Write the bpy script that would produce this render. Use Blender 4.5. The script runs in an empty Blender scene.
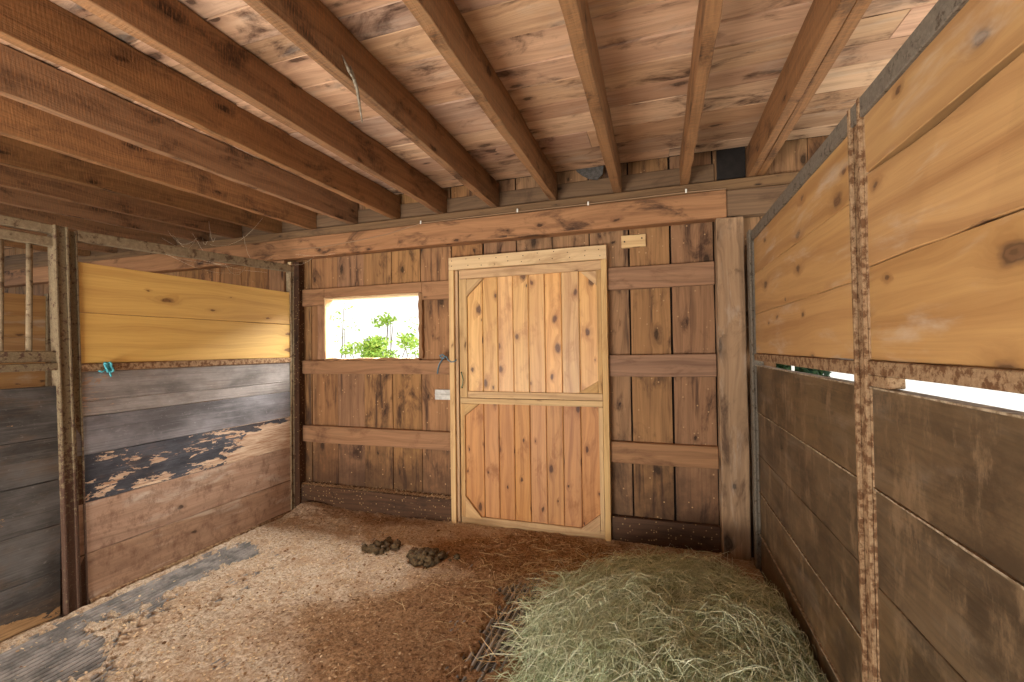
import bpy, math, random
import numpy as np
from mathutils import Vector, Matrix, noise as mnoise

# ------------------------------------------------------------------ camera, light, exposure
SC = bpy.context.scene
COL = SC.collection
random.seed(7)
RNG = np.random.default_rng(11)

cam_data = bpy.data.cameras.new('camera')
cam = bpy.data.objects.new('camera', cam_data); COL.objects.link(cam)
cam_data.sensor_fit = 'HORIZONTAL'; cam_data.sensor_width = 36.0
cam_data.lens = 445.4 * 36.0 / 1024.0
cam_data.clip_start = 0.02; cam_data.clip_end = 300
def cam_matrix(y, p, r, loc):
    f = Vector((-math.sin(y)*math.cos(p), math.cos(y)*math.cos(p), math.sin(p)))
    rt = Vector((math.cos(y), math.sin(y), 0)); up = rt.cross(f)
    r2 = math.cos(r)*rt + math.sin(r)*up; u2 = -math.sin(r)*rt + math.cos(r)*up
    m = Matrix(((r2.x, u2.x, -f.x), (r2.y, u2.y, -f.y), (r2.z, u2.z, -f.z))).to_4x4()
    m.translation = loc
    return m
cam.matrix_world = cam_matrix(.3162, .0169, -.0138, Vector((0, 0, 1.45)))
SC.camera = cam

world = bpy.data.worlds.new('sky'); SC.world = world
world.use_nodes = True
wn = world.node_tree; wn.nodes.clear()
w_out = wn.nodes.new('ShaderNodeOutputWorld'); w_bg = wn.nodes.new('ShaderNodeBackground')
w_tc = wn.nodes.new('ShaderNodeTexCoord'); w_sep = wn.nodes.new('ShaderNodeSeparateXYZ')
w_ramp = wn.nodes.new('ShaderNodeValToRGB')
w_ramp.color_ramp.elements[0].position = 0.0; w_ramp.color_ramp.elements[0].color = (1.0, .97, .90, 1)
w_ramp.color_ramp.elements[1].position = 0.7; w_ramp.color_ramp.elements[1].color = (.80, .90, 1.0, 1)
wn.links.new(w_tc.outputs['Generated'], w_sep.inputs[0])
wn.links.new(w_sep.outputs['Z'], w_ramp.inputs[0])
wn.links.new(w_ramp.outputs[0], w_bg.inputs[0])
w_bg.inputs[1].default_value = 1.1
wn.links.new(w_bg.outputs[0], w_out.inputs[0])

def light(name, kind, loc, direction, energy, color, **kw):
    d = bpy.data.lights.new(name, kind); d.energy = energy; d.color = color
    for k, v in kw.items(): setattr(d, k, v)
    o = bpy.data.objects.new(name, d); COL.objects.link(o)
    o.location = loc
    o.rotation_euler = Vector(direction).to_track_quat('-Z', 'Y').to_euler()
    return o
light('sun', 'SUN', (6, 3, 8), (-.62, -.12, -.80), 3.0, (1.0, .93, .80), angle=math.radians(1.0))
# unseen fill lamps added behind the camera, in the right bay and outside above the window
light('yard_fill', 'AREA', (-.7, -2.2, .7), (-.05, 1, .10), 22, (1.0, .97, .92), shape='RECTANGLE', size=3.6, size_y=1.2)
light('aisle_fill', 'AREA', (-2.3, -1.5, .05), (.03, .62,   .78), 300, (1.0, .95, .87), shape='RECTANGLE', size=2.2, size_y=1.2)  # added lamp near the floor to brighten the joist undersides
light('stall_fill', 'AREA', (-5.2, -2.2, .9), (-.1, 1, .15), 60, (1.0, .95, .87), shape='RECTANGLE', size=2.6, size_y=1.2)  # added lamp that brightens the boards of the neighbouring stall
light('bay_fill', 'AREA', (3.2, .6, .9), (-1, .05, .42), 16, (1.0, .92, .76), shape='RECTANGLE', size=3.6, size_y=1.4)  # added lamp standing in for assumed sun bounce from the right bay
light('window_fill', 'AREA', (-2.2, 4.9, 3.25), (-.08, -1.0, -.95), 850, (1.0, .99, .93), shape='RECTANGLE', size=4.2, size_y=1.8)  # added lamp outside, unseen above the window, standing in for sky light

SC.view_settings.view_transform = 'Standard'
SC.view_settings.look = 'None'
SC.view_settings.gamma = 1.0
SC.view_settings.use_curve_mapping = False
SC.view_settings.exposure = 0.54

# ------------------------------------------------------------------ helpers
class MB:
    """collects shapes and links them as one mesh object"""
    def __init__(self):
        self.v, self.f, self.uv, self.r, self.m, self.sm = [], [], [], [], [], []
    def face(self, idx, uvs, r=0.0, mi=0, smooth=False):
        self.f.append(idx); self.uv.extend(uvs); self.r.append(r); self.m.append(mi); self.sm.append(smooth)
    def board(self, lo, hi, axis, seg=.22, jit=.0016, rnd=None, mi=0, skew=None):
        """a sawn board: box lo..hi with its grain along axis, edges a little uneven"""
        r = random.random() if rnd is None else rnd
        a = 'xyz'.index(axis); b, c = [(1, 2), (0, 2), (0, 1)][a]
        n = max(1, int((hi[a]-lo[a])/seg)) if jit > 0 else 1
        base = len(self.v)
        for i in range(n+1):
            t = lo[a] + (hi[a]-lo[a])*i/n
            for (p, q) in ((lo[b], lo[c]), (hi[b], lo[c]), (hi[b], hi[c]), (lo[b], hi[c])):
                P = [0, 0, 0]; P[a] = t
                P[b] = p + random.uniform(-jit, jit); P[c] = q + random.uniform(-jit, jit)
                if skew: P = skew(P, i/n)
                self.v.append(tuple(P))
        def uvof(i, k):
            P = self.v[i]
            return (P[a], P[c]) if k == 'c' else (P[a], P[b])
        for i in range(n):
            s = base+4*i
            for k in range(4):
                i0, i1 = s+k, s+(k+1) % 4
                idx = (i0, i0+4, i1+4, i1)
                key = 'b' if k in (0, 2) else 'c'
                self.face(idx, [uvof(j, key) for j in idx], r, mi)
        for s, rev in ((base, False), (base+4*n, True)):
            idx = (s, s+1, s+2, s+3) if not rev else (s+3, s+2, s+1, s)
            self.face(idx, [(self.v[j][b], self.v[j][c]) for j in idx], r, mi)
        return self
    def prism(self, pts, depth_axis, d0, d1, grain=(1, 0), rnd=None, mi=0):
        """extrude a 2D outline (in the two other axes) from d0 to d1"""
        r = random.random() if rnd is None else rnd
        a = 'xyz'.index(depth_axis); b, c = [(1, 2), (0, 2), (0, 1)][a]
        base = len(self.v); n = len(pts)
        for d in (d0, d1):
            for (p, q) in pts:
                P = [0, 0, 0]; P[a] = d; P[b] = p; P[c] = q; self.v.append(tuple(P))
        g = grain
        uv2 = lambda p: (p[0]*g[0]+p[1]*g[1], -p[0]*g[1]+p[1]*g[0])
        self.face(tuple(range(base, base+n)), [uv2(p) for p in pts], r, mi)
        self.face(tuple(range(base+2*n-1, base+n-1, -1)), [uv2(p) for p in reversed(pts)], r, mi)
        for i in range(n):
            j = (i+1) % n
            idx = (base+i, base+n+i, base+n+j, base+j)
            ui, uj = uv2(pts[i]), uv2(pts[j])
            self.face(idx, [ui, (ui[0], ui[1]+d1-d0), (uj[0], uj[1]+d1-d0), uj], r, mi)
        return self
    def tube(self, pts, rad, n=8, rnd=.5, mi=0, cap=True):
        base = len(self.v); pts = [Vector(p) for p in pts]; L = 0
        rads = rad if isinstance(rad, (list, tuple)) else [rad]*len(pts)
        prev = None; us = []
        for i, p in enumerate(pts):
            t = (pts[min(i+1, len(pts)-1)] - pts[max(i-1, 0)]).normalized()
            if prev is None:
                s = t.orthogonal().normalized()
            else:
                s = (prev - t*prev.dot(t)).normalized()
            prev = s; u = t.cross(s)
            if i: L += (p-pts[i-1]).length
            us.append(L)
            for k in range(n):
                a = 2*math.pi*k/n
                self.v.append(tuple(p + (s*math.cos(a)+u*math.sin(a))*rads[i]))
        for i in range(len(pts)-1):
            for k in range(n):
                k2 = (k+1) % n
                idx = (base+i*n+k, base+i*n+k2, base+(i+1)*n+k2, base+(i+1)*n+k)
                self.face(idx, [(us[i], k/n*.1), (us[i], (k+1)/n*.1), (us[i+1], (k+1)/n*.1), (us[i+1], k/n*.1)], rnd, mi, True)
        if cap:
            self.face(tuple(base+n-1-k for k in range(n)), [(0, 0)]*n, rnd, mi)
            e = base+(len(pts)-1)*n
            self.face(tuple(e+k for k in range(n)), [(0, 0)]*n, rnd, mi)
        return self
    def build(self, name, mats, parent=None, bevel=0.0, origin=None):
        me = bpy.data.meshes.new(name)
        v = self.v
        org = Vector((0, 0, 0))
        if parent is not None: org = parent_world(parent)
        elif origin is not None: org = Vector(origin)
        if org.length: v = [(p[0]-org.x, p[1]-org.y, p[2]-org.z) for p in v]
        me.from_pydata(v, [], self.f)
        uvl = me.uv_layers.new(name='UVMap')
        uvl.data.foreach_set('uv', np.array(self.uv, dtype=np.float32).ravel())
        at = me.attributes.new('rnd', 'FLOAT', 'FACE')
        at.data.foreach_set('value', np.array(self.r, dtype=np.float32))
        if not isinstance(mats, (list, tuple)): mats = [mats]
        for m in mats: me.materials.append(m)
        me.polygons.foreach_set('material_index', self.m)
        me.polygons.foreach_set('use_smooth', self.sm)
        me.update()
        o = bpy.data.objects.new(name, me); COL.objects.link(o)
        if parent is not None: o.parent = parent
        else: o.location = org
        if bevel:
            b = o.modifiers.new('edge', 'BEVEL'); b.width = bevel; b.segments = 1; b.limit_method = 'ANGLE'
            b.angle_limit = math.radians(50)
        return o

def parent_world(p):
    loc = Vector(p.location)
    while p.parent: p = p.parent; loc += Vector(p.location)
    return loc

def tag(o, label, cat, group=None, kind=None):
    o['label'] = label; o['category'] = cat
    if group: o['group'] = group
    if kind: o['kind'] = kind
    return o
def thing(name, label, cat, loc, group=None):
    o = bpy.data.objects.new(name, None); COL.objects.link(o); o.location = loc
    o.empty_display_size = .1
    return tag(o, label, cat, group)
def struct(o):
    o['kind'] = 'structure'; return o
def lab(o, text):
    o['label'] = text; return o

def raw_mesh(name, V, F, mat, rnd=None, uv=None, smooth=False, parent=None, attrs=None):
    """big arrays straight to a mesh: V (n,3), F (m,4)"""
    V = np.asarray(V, np.float32); F = np.asarray(F, np.int32)
    me = bpy.data.meshes.new(name)
    me.vertices.add(len(V)); me.vertices.foreach_set('co', V.ravel())
    k = F.shape[1]
    me.loops.add(F.size); me.loops.foreach_set('vertex_index', F.ravel())
    me.polygons.add(len(F)); me.polygons.foreach_set('loop_start', np.arange(0, F.size, k, dtype=np.int32))
    me.update(calc_edges=True); me.validate()
    if rnd is not None:
        at = me.attributes.new('rnd', 'FLOAT', 'FACE'); at.data.foreach_set('value', np.asarray(rnd, np.float32))
    if attrs:
        for k_, a_ in attrs.items():
            at = me.attributes.new(k_, 'FLOAT', 'POINT'); at.data.foreach_set('value', np.asarray(a_, np.float32))
    if smooth: me.polygons.foreach_set('use_smooth', [True]*len(F))
    me.materials.append(mat); me.update()
    o = bpy.data.objects.new(name, me); COL.objects.link(o)
    if parent is not None: o.parent = parent
    return o

# ------------------------------------------------------------------ materials
class NT:
    def __init__(self, name):
        self.mat = bpy.data.materials.new(name); self.mat.use_nodes = True
        self.t = self.mat.node_tree; self.t.nodes.clear()
        self.out = self.t.nodes.new('ShaderNodeOutputMaterial')
        self.b = self.t.nodes.new('ShaderNodeBsdfPrincipled')
        self.t.links.new(self.b.outputs[0], self.out.inputs[0])
    def n(self, kind, **kw):
        nd = self.t.nodes.new(kind)
        for k, v in kw.items(): setattr(nd, k, v)
        return nd
    def put(self, sock, val):
        if val is None: return
        if hasattr(val, 'node'): self.t.links.new(val, sock)
        else:
            if isinstance(val, (tuple, list)) and len(val) == 3 and sock.type == 'RGBA': val = (*val, 1)
            sock.default_value = val
    def math(self, op, a, b=None, c=None, clamp=False):
        nd = self.n('ShaderNodeMath', operation=op, use_clamp=clamp)
        self.put(nd.inputs[0], a); self.put(nd.inputs[1], b); self.put(nd.inputs[2], c)
        return nd.outputs[0]
    def mix(self, f, a, b, blend='MIX'):
        nd = self.n('ShaderNodeMix', data_type='RGBA', blend_type=blend)
        self.put(nd.inputs[0], f); self.put(nd.inputs[6], a); self.put(nd.inputs[7], b)
        return nd.outputs[2]
    def xyz(self, x, y, z=0.0):
        nd = self.n('ShaderNodeCombineXYZ')
        for i, q in enumerate((x, y, z)): self.put(nd.inputs[i], q)
        return nd.outputs[0]
    def sep(self, v):
        nd = self.n('ShaderNodeSeparateXYZ'); self.put(nd.inputs[0], v); return nd.outputs
    def noise(self, vec, scale=1.0, detail=3.0, rough=.55, dist=0.0):
        nd = self.n('ShaderNodeTexNoise'); self.put(nd.inputs['Vector'], vec)
        nd.inputs['Scale'].default_value = scale; nd.inputs['Detail'].default_value = detail
        nd.inputs['Roughness'].default_value = rough; nd.inputs['Distortion'].default_value = dist
        return nd.outputs[0]
    def voro(self, vec, scale=1.0, dims='2D', rand=1.0):
        nd = self.n('ShaderNodeTexVoronoi', voronoi_dimensions=dims); self.put(nd.inputs['Vector'], vec)
        nd.inputs['Scale'].default_value = scale; nd.inputs['Randomness'].default_value = rand
        return nd.outputs['Distance'], nd.outputs['Color']
    def step(self, x, a, b):
        """smoothstep, either direction"""
        nd = self.n('ShaderNodeMapRange', interpolation_type='SMOOTHSTEP'); self.put(nd.inputs[0], x)
        if a <= b:
            self.put(nd.inputs[1], a); self.put(nd.inputs[2], b); nd.inputs[3].default_value = 0; nd.inputs[4].default_value = 1
        else:
            self.put(nd.inputs[1], b); self.put(nd.inputs[2], a); nd.inputs[3].default_value = 1; nd.inputs[4].default_value = 0
        return nd.outputs[0]
    def uv(self):
        nd = self.n('ShaderNodeUVMap', uv_map='UVMap'); s = self.sep(nd.outputs[0]); return s[0], s[1]
    def attr(self, name):
        return self.n('ShaderNodeAttribute', attribute_name=name).outputs['Fac']
    def pos(self):
        return self.n('ShaderNodeNewGeometry').outputs['Position']
    def bump(self, h, strength=.3, dist=.01):
        nd = self.n('ShaderNodeBump'); nd.inputs['Strength'].default_value = strength
        nd.inputs['Distance'].default_value = dist; self.put(nd.inputs['Height'], h)
        self.t.links.new(nd.outputs[0], self.b.inputs['Normal'])
    def finish(self, color, rough=.75, spec=.3, metal=0.0):
        self.put(self.b.inputs['Base Color'], color); self.put(self.b.inputs['Roughness'], rough)
        self.put(self.b.inputs['Specular IOR Level'], spec); self.put(self.b.inputs['Metallic'], metal)
        return self.mat

def S(r, g, b):
    """sRGB 0-255 to linear"""
    f = lambda c: ((c/255+.055)/1.055)**2.4 if c/255 > .04045 else c/255/12.92
    return (f(r), f(g), f(b))

def wood(name, light_c, dark_c, knot_c=None, knots=.35, grain=45, ring=.35, rings=26, var=.25, stain=.0, stain_c=(.05, .03, .02),
         rough=.72, spec=.25, bump=.25, saw=0.0, hue=.006, huev=.005, satv=.08, sat=.93, dirt_z=None, dirt_c=(.05, .035, .025), extra=None, ku=2.2, kv=5.0, green=0.0, pale=0.0, kr=1.0):
    N = NT(name)
    u, v = N.uv(); r = N.attr('rnd')
    off = N.math('MULTIPLY', r, 37.0)
    wa = N.noise(N.xyz(N.math('MULTIPLY', u, 9.0), N.math('MULTIPLY', v, 22.0), off), 1.0, 3.0, .6)
    wb = N.noise(N.xyz(N.math('MULTIPLY', u, 9.0), N.math('MULTIPLY', v, 22.0), N.math('ADD', off, 50.0)), 1.0, 3.0, .6)
    kd, kc = N.voro(N.xyz(N.math('ADD', N.math('MULTIPLY_ADD', wa, .22, N.math('MULTIPLY', u, ku)), off), N.math('ADD', N.math('MULTIPLY_ADD', wb, .22, N.math('MULTIPLY', v, kv)), N.math('MULTIPLY', r, 91.0))))
    ks = N.sep(kc)
    gate = N.math('GREATER_THAN', ks[0], 1.0-knots)
    size = N.math('MULTIPLY_ADD', N.math('MULTIPLY', ks[1], ks[1]), .075*kr, .028*kr)
    wob = N.noise(N.xyz(N.math('MULTIPLY', u, 14.0), N.math('MULTIPLY', v, 30.0), off), 1.0, 2)
    kdw = N.math('ADD', kd, N.math('MULTIPLY', N.math('SUBTRACT', wob, .5), .085))
    kin = N.math('DIVIDE', kdw, size)
    kmask = N.math('MULTIPLY', N.step(kin, 1.35, .55), gate)
    kaura = N.math('MULTIPLY', N.step(kin, 3.4, .8), gate)
    # growth rings, swept round the knots
    warp = N.noise(N.xyz(N.math('MULTIPLY', u, .9), N.math('MULTIPLY', v, 5.0), off), 1.0, 2.0, .5)
    vv = N.math('ADD', v, N.math('ADD', N.math('MULTIPLY', warp, .16), N.math('MULTIPLY', kaura, .035)))
    rg = N.math('SINE', N.math('MULTIPLY', vv, 6.283*rings))
    rg = N.step(rg, -.1, 1.0)
    fine = N.noise(N.xyz(N.math('MULTIPLY', u, 2.2), N.math('MULTIPLY', vv, float(grain)*2.2), off), 1.0, 4.0, .65)
    fine = N.step(fine, .3, .75)
    broad = N.noise(N.xyz(N.math('MULTIPLY', u, .8), N.math('MULTIPLY', v, 7.0), N.math('ADD', off, 5.0)), 1.0, 3.0, .55)
    t = N.math('ADD', N.math('MULTIPLY', fine, .45), N.math('ADD', N.math('MULTIPLY', rg, ring), N.math('MULTIPLY', N.math('SUBTRACT', broad, .5), .9)), clamp=True)
    col = N.mix(t, light_c, dark_c)
    col = N.mix(N.math('MULTIPLY', kaura, .5), col, tuple(c*.85 for c in dark_c))
    if knot_c is None: knot_c = tuple(c*.35 for c in dark_c)
    kring = N.step(N.math('SINE', N.math('MULTIPLY', kin, 13.0)), -.6, 1.0)
    kcol = N.mix(kring, knot_c, tuple(c*.5 for c in knot_c))
    col = N.mix(N.math('MULTIPLY', kmask, .85), col, kcol)
    val = N.math('MULTIPLY_ADD', N.math('FRACT', N.math('MULTIPLY', r, 7.13)), 2*var, 1-var)
    hs = N.n('ShaderNodeHueSaturation'); N.put(hs.inputs['Color'], col); N.put(hs.inputs['Value'], val)
    N.put(hs.inputs['Hue'], N.math('MULTIPLY_ADD', N.math('FRACT', N.math('MULTIPLY', r, 3.7)), 2*huev, .5+hue-huev))
    N.put(hs.inputs['Saturation'], N.math('MULTIPLY_ADD', N.math('FRACT', N.math('MULTIPLY', r, 5.3)), 2*satv, sat-satv))
    col = hs.outputs[0]
    if stain:
        sn = N.noise(N.xyz(N.math('MULTIPLY', u, 2.8), N.math('MULTIPLY', v, 6.0), N.math('ADD', off, 9.0)), 1.0, 6.0, .68, .5)
        sm = N.step(sn, .50, .72)
        col = N.mix(N.math('MULTIPLY', sm, stain), col, stain_c)
    if pale:
        pn = N.noise(N.xyz(N.math('MULTIPLY', u, 2.4), N.math('MULTIPLY', v, 9.0), N.math('ADD', off, 31.0)), 1.0, 5.0, .62, .4)
        col = N.mix(N.math('MULTIPLY', N.step(pn, .52, .75), pale), col, (.60, .52, .43))
    P = N.pos()
    if green:
        gn = N.noise(P, 9.0, 6.0, .65)
        col = N.mix(N.math('MULTIPLY', N.step(gn, .55, .75), green), col, (.10, .10, .04))
    if saw:
        sw = N.math('SINE', N.math('ADD', N.math('MULTIPLY', u, 420.0), N.math('MULTIPLY', v, 60.0)))
        swn = N.noise(N.xyz(N.math('MULTIPLY', u, 160.0), N.math('MULTIPLY', v, 18.0), off), 1.0, 3.0, .7)
        swm = N.math('ADD', N.math('MULTIPLY', sw, .12), N.math('SUBTRACT', swn, .5))
        col = N.mix(N.math('MULTIPLY', N.step(swn, .45, .72), saw), col, tuple(min(1, c*1.45) for c in light_c))
    if dirt_z:
        z = N.sep(P)[2]
        dn = N.noise(P, 5.0, 5.0, .65)
        zz = N.math('ADD', z, N.math('MULTIPLY', N.math('SUBTRACT', dn, .5), dirt_z*1.6))
        col = N.mix(N.math('MULTIPLY', N.step(zz, dirt_z, dirt_z*.1), .75), col, dirt_c)
    rgh = rough
    if extra: col = extra(N, col, u, v, r)
    h = N.math('ADD', N.math('MULTIPLY', fine, -.5), N.math('MULTIPLY', kmask, .5))
    if saw: h = N.math('ADD', h, N.math('MULTIPLY', swm, saw*1.5))
    N.bump(h, bump, .004)
    return N.finish(col, rgh, spec)

def specks(N, col, amount, c=(.62, .54, .42), scale=55.0, thr=.16):
    """dried splashes and dust specks stuck to a surface"""
    d, k = N.voro(N.pos(), scale, '3D')
    ks = N.sep(k)
    m = N.math('MULTIPLY', N.step(d, thr*1.6, thr*.7), N.math('GREATER_THAN', ks[0], 1-amount))
    return N.mix(m, col, c)

def peel(amount_fn, paint, wood_c, wood_d):
    """flaking paint over bare wood"""
    def ex(N, col, u, v, r):
        off = N.math('MULTIPLY', r, 23.0)
        n1 = N.noise(N.xyz(N.math('MULTIPLY', u, 5.0), N.math('MULTIPLY', v, 17.0), off), 1.0, 6.0, .68, .5)
        thr = amount_fn(N, u, v)
        n9 = N.noise(N.xyz(N.math('MULTIPLY', u, 22.0), N.math('MULTIPLY', v, 60.0), off), 1.0, 4.0, .7)
        n1 = N.math('ADD', n1, N.math('MULTIPLY', N.math('SUBTRACT', n9, .5), .22))
        bare = N.step(N.math('SUBTRACT', n1, thr), -.008, .02)
        scr = N.noise(N.xyz(N.math('MULTIPLY', u, 3.0), N.math('MULTIPLY', v, 60.0), off), 1.0, 4.0, .7)
        blot = N.noise(N.xyz(N.math('MULTIPLY', u, 2.5), N.math('MULTIPLY', v, 5.0), off), 1.0, 5.0, .65)
        pc = N.mix(N.step(blot, .3, .72), tuple(c*.75 for c in paint), tuple(c*1.9+.03 for c in paint))
        tan = N.noise(N.xyz(N.math('MULTIPLY', u, 3.3), N.math('MULTIPLY', v, 8.0), N.math('ADD', off, 3.0)), 1.0, 6.0, .7)
        pc = N.mix(N.math('MULTIPLY', N.step(tan, .50, .72), .5), pc, tuple(.5*a_+.5*b_ for a_, b_ in zip(wood_d, paint)))
        pc = N.mix(N.math('MULTIPLY', N.step(scr, .52, .74), .5), pc, tuple(c*2.2+.05 for c in paint))
        gr = N.noise(N.xyz(N.math('MULTIPLY', u, 1.6), N.math('MULTIPLY', v, 120.0), N.math('ADD', off, 7.0)), 1.0, 4.0, .7)
        pc = N.mix(N.math('MULTIPLY', N.step(gr, .45, .70), .5), pc, tuple(c*.55 for c in paint))
        pt = N.noise(N.xyz(N.math('MULTIPLY', u, 40.0), N.math('MULTIPLY', v, 70.0), off), 1.0, 4.0, .75)
        pc = N.mix(N.math('MULTIPLY', N.step(pt, .60, .72), .5), pc, tuple(min(.6, c*3+.06) for c in paint))
        fg = N.noise(N.xyz(N.math('MULTIPLY', u, 6.0), N.math('MULTIPLY', v, 90.0), off), 1.0, 4.0, .7)
        wc = N.mix(N.step(fg, .3, .7), wood_c, wood_d)
        return N.mix(bare, pc, wc)
    return ex

def metal_mat(name, rust=.5, base=(.30, .26, .20), rust_c=(.13, .055, .025), lowred=False, scale=28.0, light=(.42, .36, .27)):
    N = NT(name); P = N.pos()
    n1 = N.noise(P, scale, 6.0, .7); n2 = N.noise(P, scale*2.6, 5.0, .7)
    col = N.mix(N.step(n2, .4, .65), base, light)
    thr = N.math('ADD', 1.0-rust-.08, 0.0)
    if lowred:
        z = N.sep(P)[2]
        thr = N.math('ADD', .34, N.math('MULTIPLY', N.step(z, .30, 1.2), .22))
    m = N.step(N.math('SUBTRACT', n1, thr), -.04, .07)
    rc = N.mix(n2, rust_c, tuple(c*.45 for c in rust_c))
    col = N.mix(m, col, rc)
    sp = N.noise(P, 150.0, 3.0, .6)
    col = N.mix(N.math('MULTIPLY', N.step(sp, .6, .75), .35), col, (.42, .34, .24))
    N.bump(N.math('ADD', n1, n2), .35, .004)
    return N.finish(col, .82, .25, .05)

def plain(name, c, rough=.7, c2=None, scale=30.0, spec=.3, bump=0.0, metal=0.0):
    N = NT(name); col = c
    if c2 is not None or bump:
        n1 = N.noise(N.pos(), scale, 5.0, .65)
        if c2 is not None: col = N.mix(N.step(n1, .35, .65), c, c2)
        if bump: N.bump(n1, bump, .006)
    return N.finish(col, rough, spec, metal)

M = {}
M['deck'] = wood('deck_boards', S(200, 158, 122), S(138, 96, 70), knots=.6, grain=26, ring=.16, rings=10, var=.26, hue=.001, huev=.006, satv=.1, sat=.88, stain=1.0, stain_c=S(70, 45, 34), pale=.3, bump=.4, ku=2.0, kv=4.6, kr=1.3)
M['joist'] = wood('joist_timber', S(148, 102, 64), S(84, 54, 34), knots=.5, grain=40, ring=.2, rings=11, var=.10, huev=.003, satv=.06, sat=.92, stain=.85, stain_c=S(46, 30, 22), saw=.5, bump=.5, ku=2.0, kv=5.0, kr=1.4)
M['beam'] = wood('beam_timber', S(170, 118, 78), S(112, 72, 46), knots=.5, grain=35, ring=.22, rings=11, var=.06, huev=.002, stain=1.0, stain_c=S(62, 41, 29), bump=.4, ku=2.4, kv=5, kr=1.5)
M['plate'] = wood('plate_timber', S(122, 90, 62), S(82, 57, 40), knots=.3, grain=35, ring=.2, var=.1, huev=.002, stain=.6, stain_c=S(64, 44, 32))
sid_extra = lambda N, col, u, v, r: specks(N, N.mix(N.math('MULTIPLY', N.step(N.noise(N.xyz(N.math('MULTIPLY', u, 1.2), N.math('MULTIPLY', v, 16.0), N.math('MULTIPLY', r, 51.0)), 1.0, 4.0, .6), .55, .72), .8), col, S(52, 32, 24)), .06, S(176, 140, 100), 42.0, .2)
M['siding'] = wood('siding_boards', S(160, 106, 68), S(92, 58, 37), knots=.5, grain=34, ring=.2, rings=11, var=.15, huev=.004, satv=.06, hue=.013, stain=.95, stain_c=S(54, 33, 23), dirt_z=.85, dirt_c=S(62, 42, 29), bump=.35, extra=sid_extra, ku=2.4, kv=5.0, kr=1.3)
M['girt'] = wood('girt_timber', S(158, 106, 68), S(108, 68, 42), knots=.4, grain=34, ring=.26, rings=15, var=.10, huev=.004, satv=.06, hue=.010, sat=.86, stain=.6, stain_c=S(76, 48, 33), dirt_z=.5, dirt_c=S(68, 46, 31), bump=.3)
M['sill'] = wood('sill_timber', S(92, 60, 40), S(56, 37, 26), knots=.25, grain=30, ring=.2, var=.1, stain=.8, stain_c=S(42, 28, 20), bump=.4, extra=lambda N, col, u, v, r: specks(N, col, .22, S(170, 140, 98), 60.0, .24))
M['post'] = wood('post_timber', S(166, 122, 80), S(112, 78, 50), knots=.6, grain=30, ring=.28, rings=10, var=.03, huev=.001, sat=.85, stain=.85, stain_c=S(78, 56, 42), pale=.35, bump=.4, ku=2.4, kv=5, kr=1.6)
M['door_up'] = wood('pine_upper_leaf', S(222, 168, 102), S(174, 110, 54), knot_c=S(84, 42, 22), knots=.65, grain=36, ring=.3, rings=12, var=.10, huev=.004, sat=.92, bump=.25, rough=.45, spec=.45, ku=4.2, kv=7.0, stain=.55, stain_c=S(140, 76, 36), kr=1.7)
M['door_low'] = wood('pine_lower_leaf', S(198, 132, 66), S(150, 86, 38), knot_c=S(76, 36, 18), knots=.6, grain=36, ring=.32, rings=12, var=.07, huev=.003, sat=.93, bump=.25, rough=.5, ku=3.4, kv=7.0, stain=.6, stain_c=S(120, 60, 26), kr=1.6)
M['doorframe'] = wood('door_batten_pine', S(206, 164, 112), S(158, 112, 70), knot_c=S(92, 52, 30), knots=.4, grain=40, ring=.3, rings=16, var=.08, bump=.25, stain=.4, stain_c=S(118, 78, 48))
M['casing'] = wood('casing_pine', S(214, 172, 112), S(180, 130, 74), knot_c=S(110, 66, 38), knots=.3, grain=50, ring=.25, rings=14, var=.03, huev=.001, sat=.86, bump=.15, stain=.5, stain_c=S(140, 96, 56))
M['yellow'] = wood('yellow_pine_left', S(220, 172, 78), S(190, 136, 52), knot_c=S(120, 70, 30), knots=.4, grain=40, ring=.3, rings=9, var=.04, huev=.001, satv=.03, sat=.94, hue=.004, bump=.15, rough=.5, spec=.4, ku=2.2, kv=6.0, kr=1.1)
M['honey'] = wood('honey_pine_right', S(192, 144, 86), S(156, 106, 58), knot_c=S(104, 70, 50), knots=.8, grain=36, ring=.42, rings=7, var=.03, hue=.004, huev=.001, satv=.04, sat=.92, bump=.15, rough=.40, spec=.5, ku=2.8, kv=5.2, pale=.6, kr=1.3)
dark_paint = S(56, 54, 58)
def amt_lo(N, u, v): return N.math('ADD', .80, 0.0)
M['paint_a'] = wood('grey_paint_board', S(120, 100, 84), S(90, 74, 62), extra=peel(lambda N, u, v: N.math('SUBTRACT', .70, N.math('MULTIPLY', N.step(u, 2.0, 1.66), .16)), S(112, 105, 101), S(176, 146, 124), S(140, 112, 94)), bump=.2, rough=.38, spec=.5)
M['paint_b'] = wood('blue_grey_paint_board', S(120, 100, 84), S(90, 74, 62), extra=peel(lambda N, u, v: N.math('SUBTRACT', .74, 0.0), S(96, 93, 95), S(150, 130, 118), S(120, 100, 90)), bump=.2, rough=.36, spec=.5)
M['paint_c'] = wood('flaking_black_board', S(120, 100, 84), S(90, 74, 62), extra=peel(lambda N, u, v: N.math('SUBTRACT', N.math('SUBTRACT', .605, N.math('MULTIPLY', N.math('MULTIPLY', N.step(u, 2.35, 2.9), N.step(v, .95, .70)), .30)), N.math('MULTIPLY', N.math('MULTIPLY', N.step(v, .70, .60), N.math('GREATER_THAN', v, -1.0)), .12)), S(50, 50, 56), S(204, 178, 152), S(146, 108, 82)), bump=.45, rough=.6)
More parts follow.
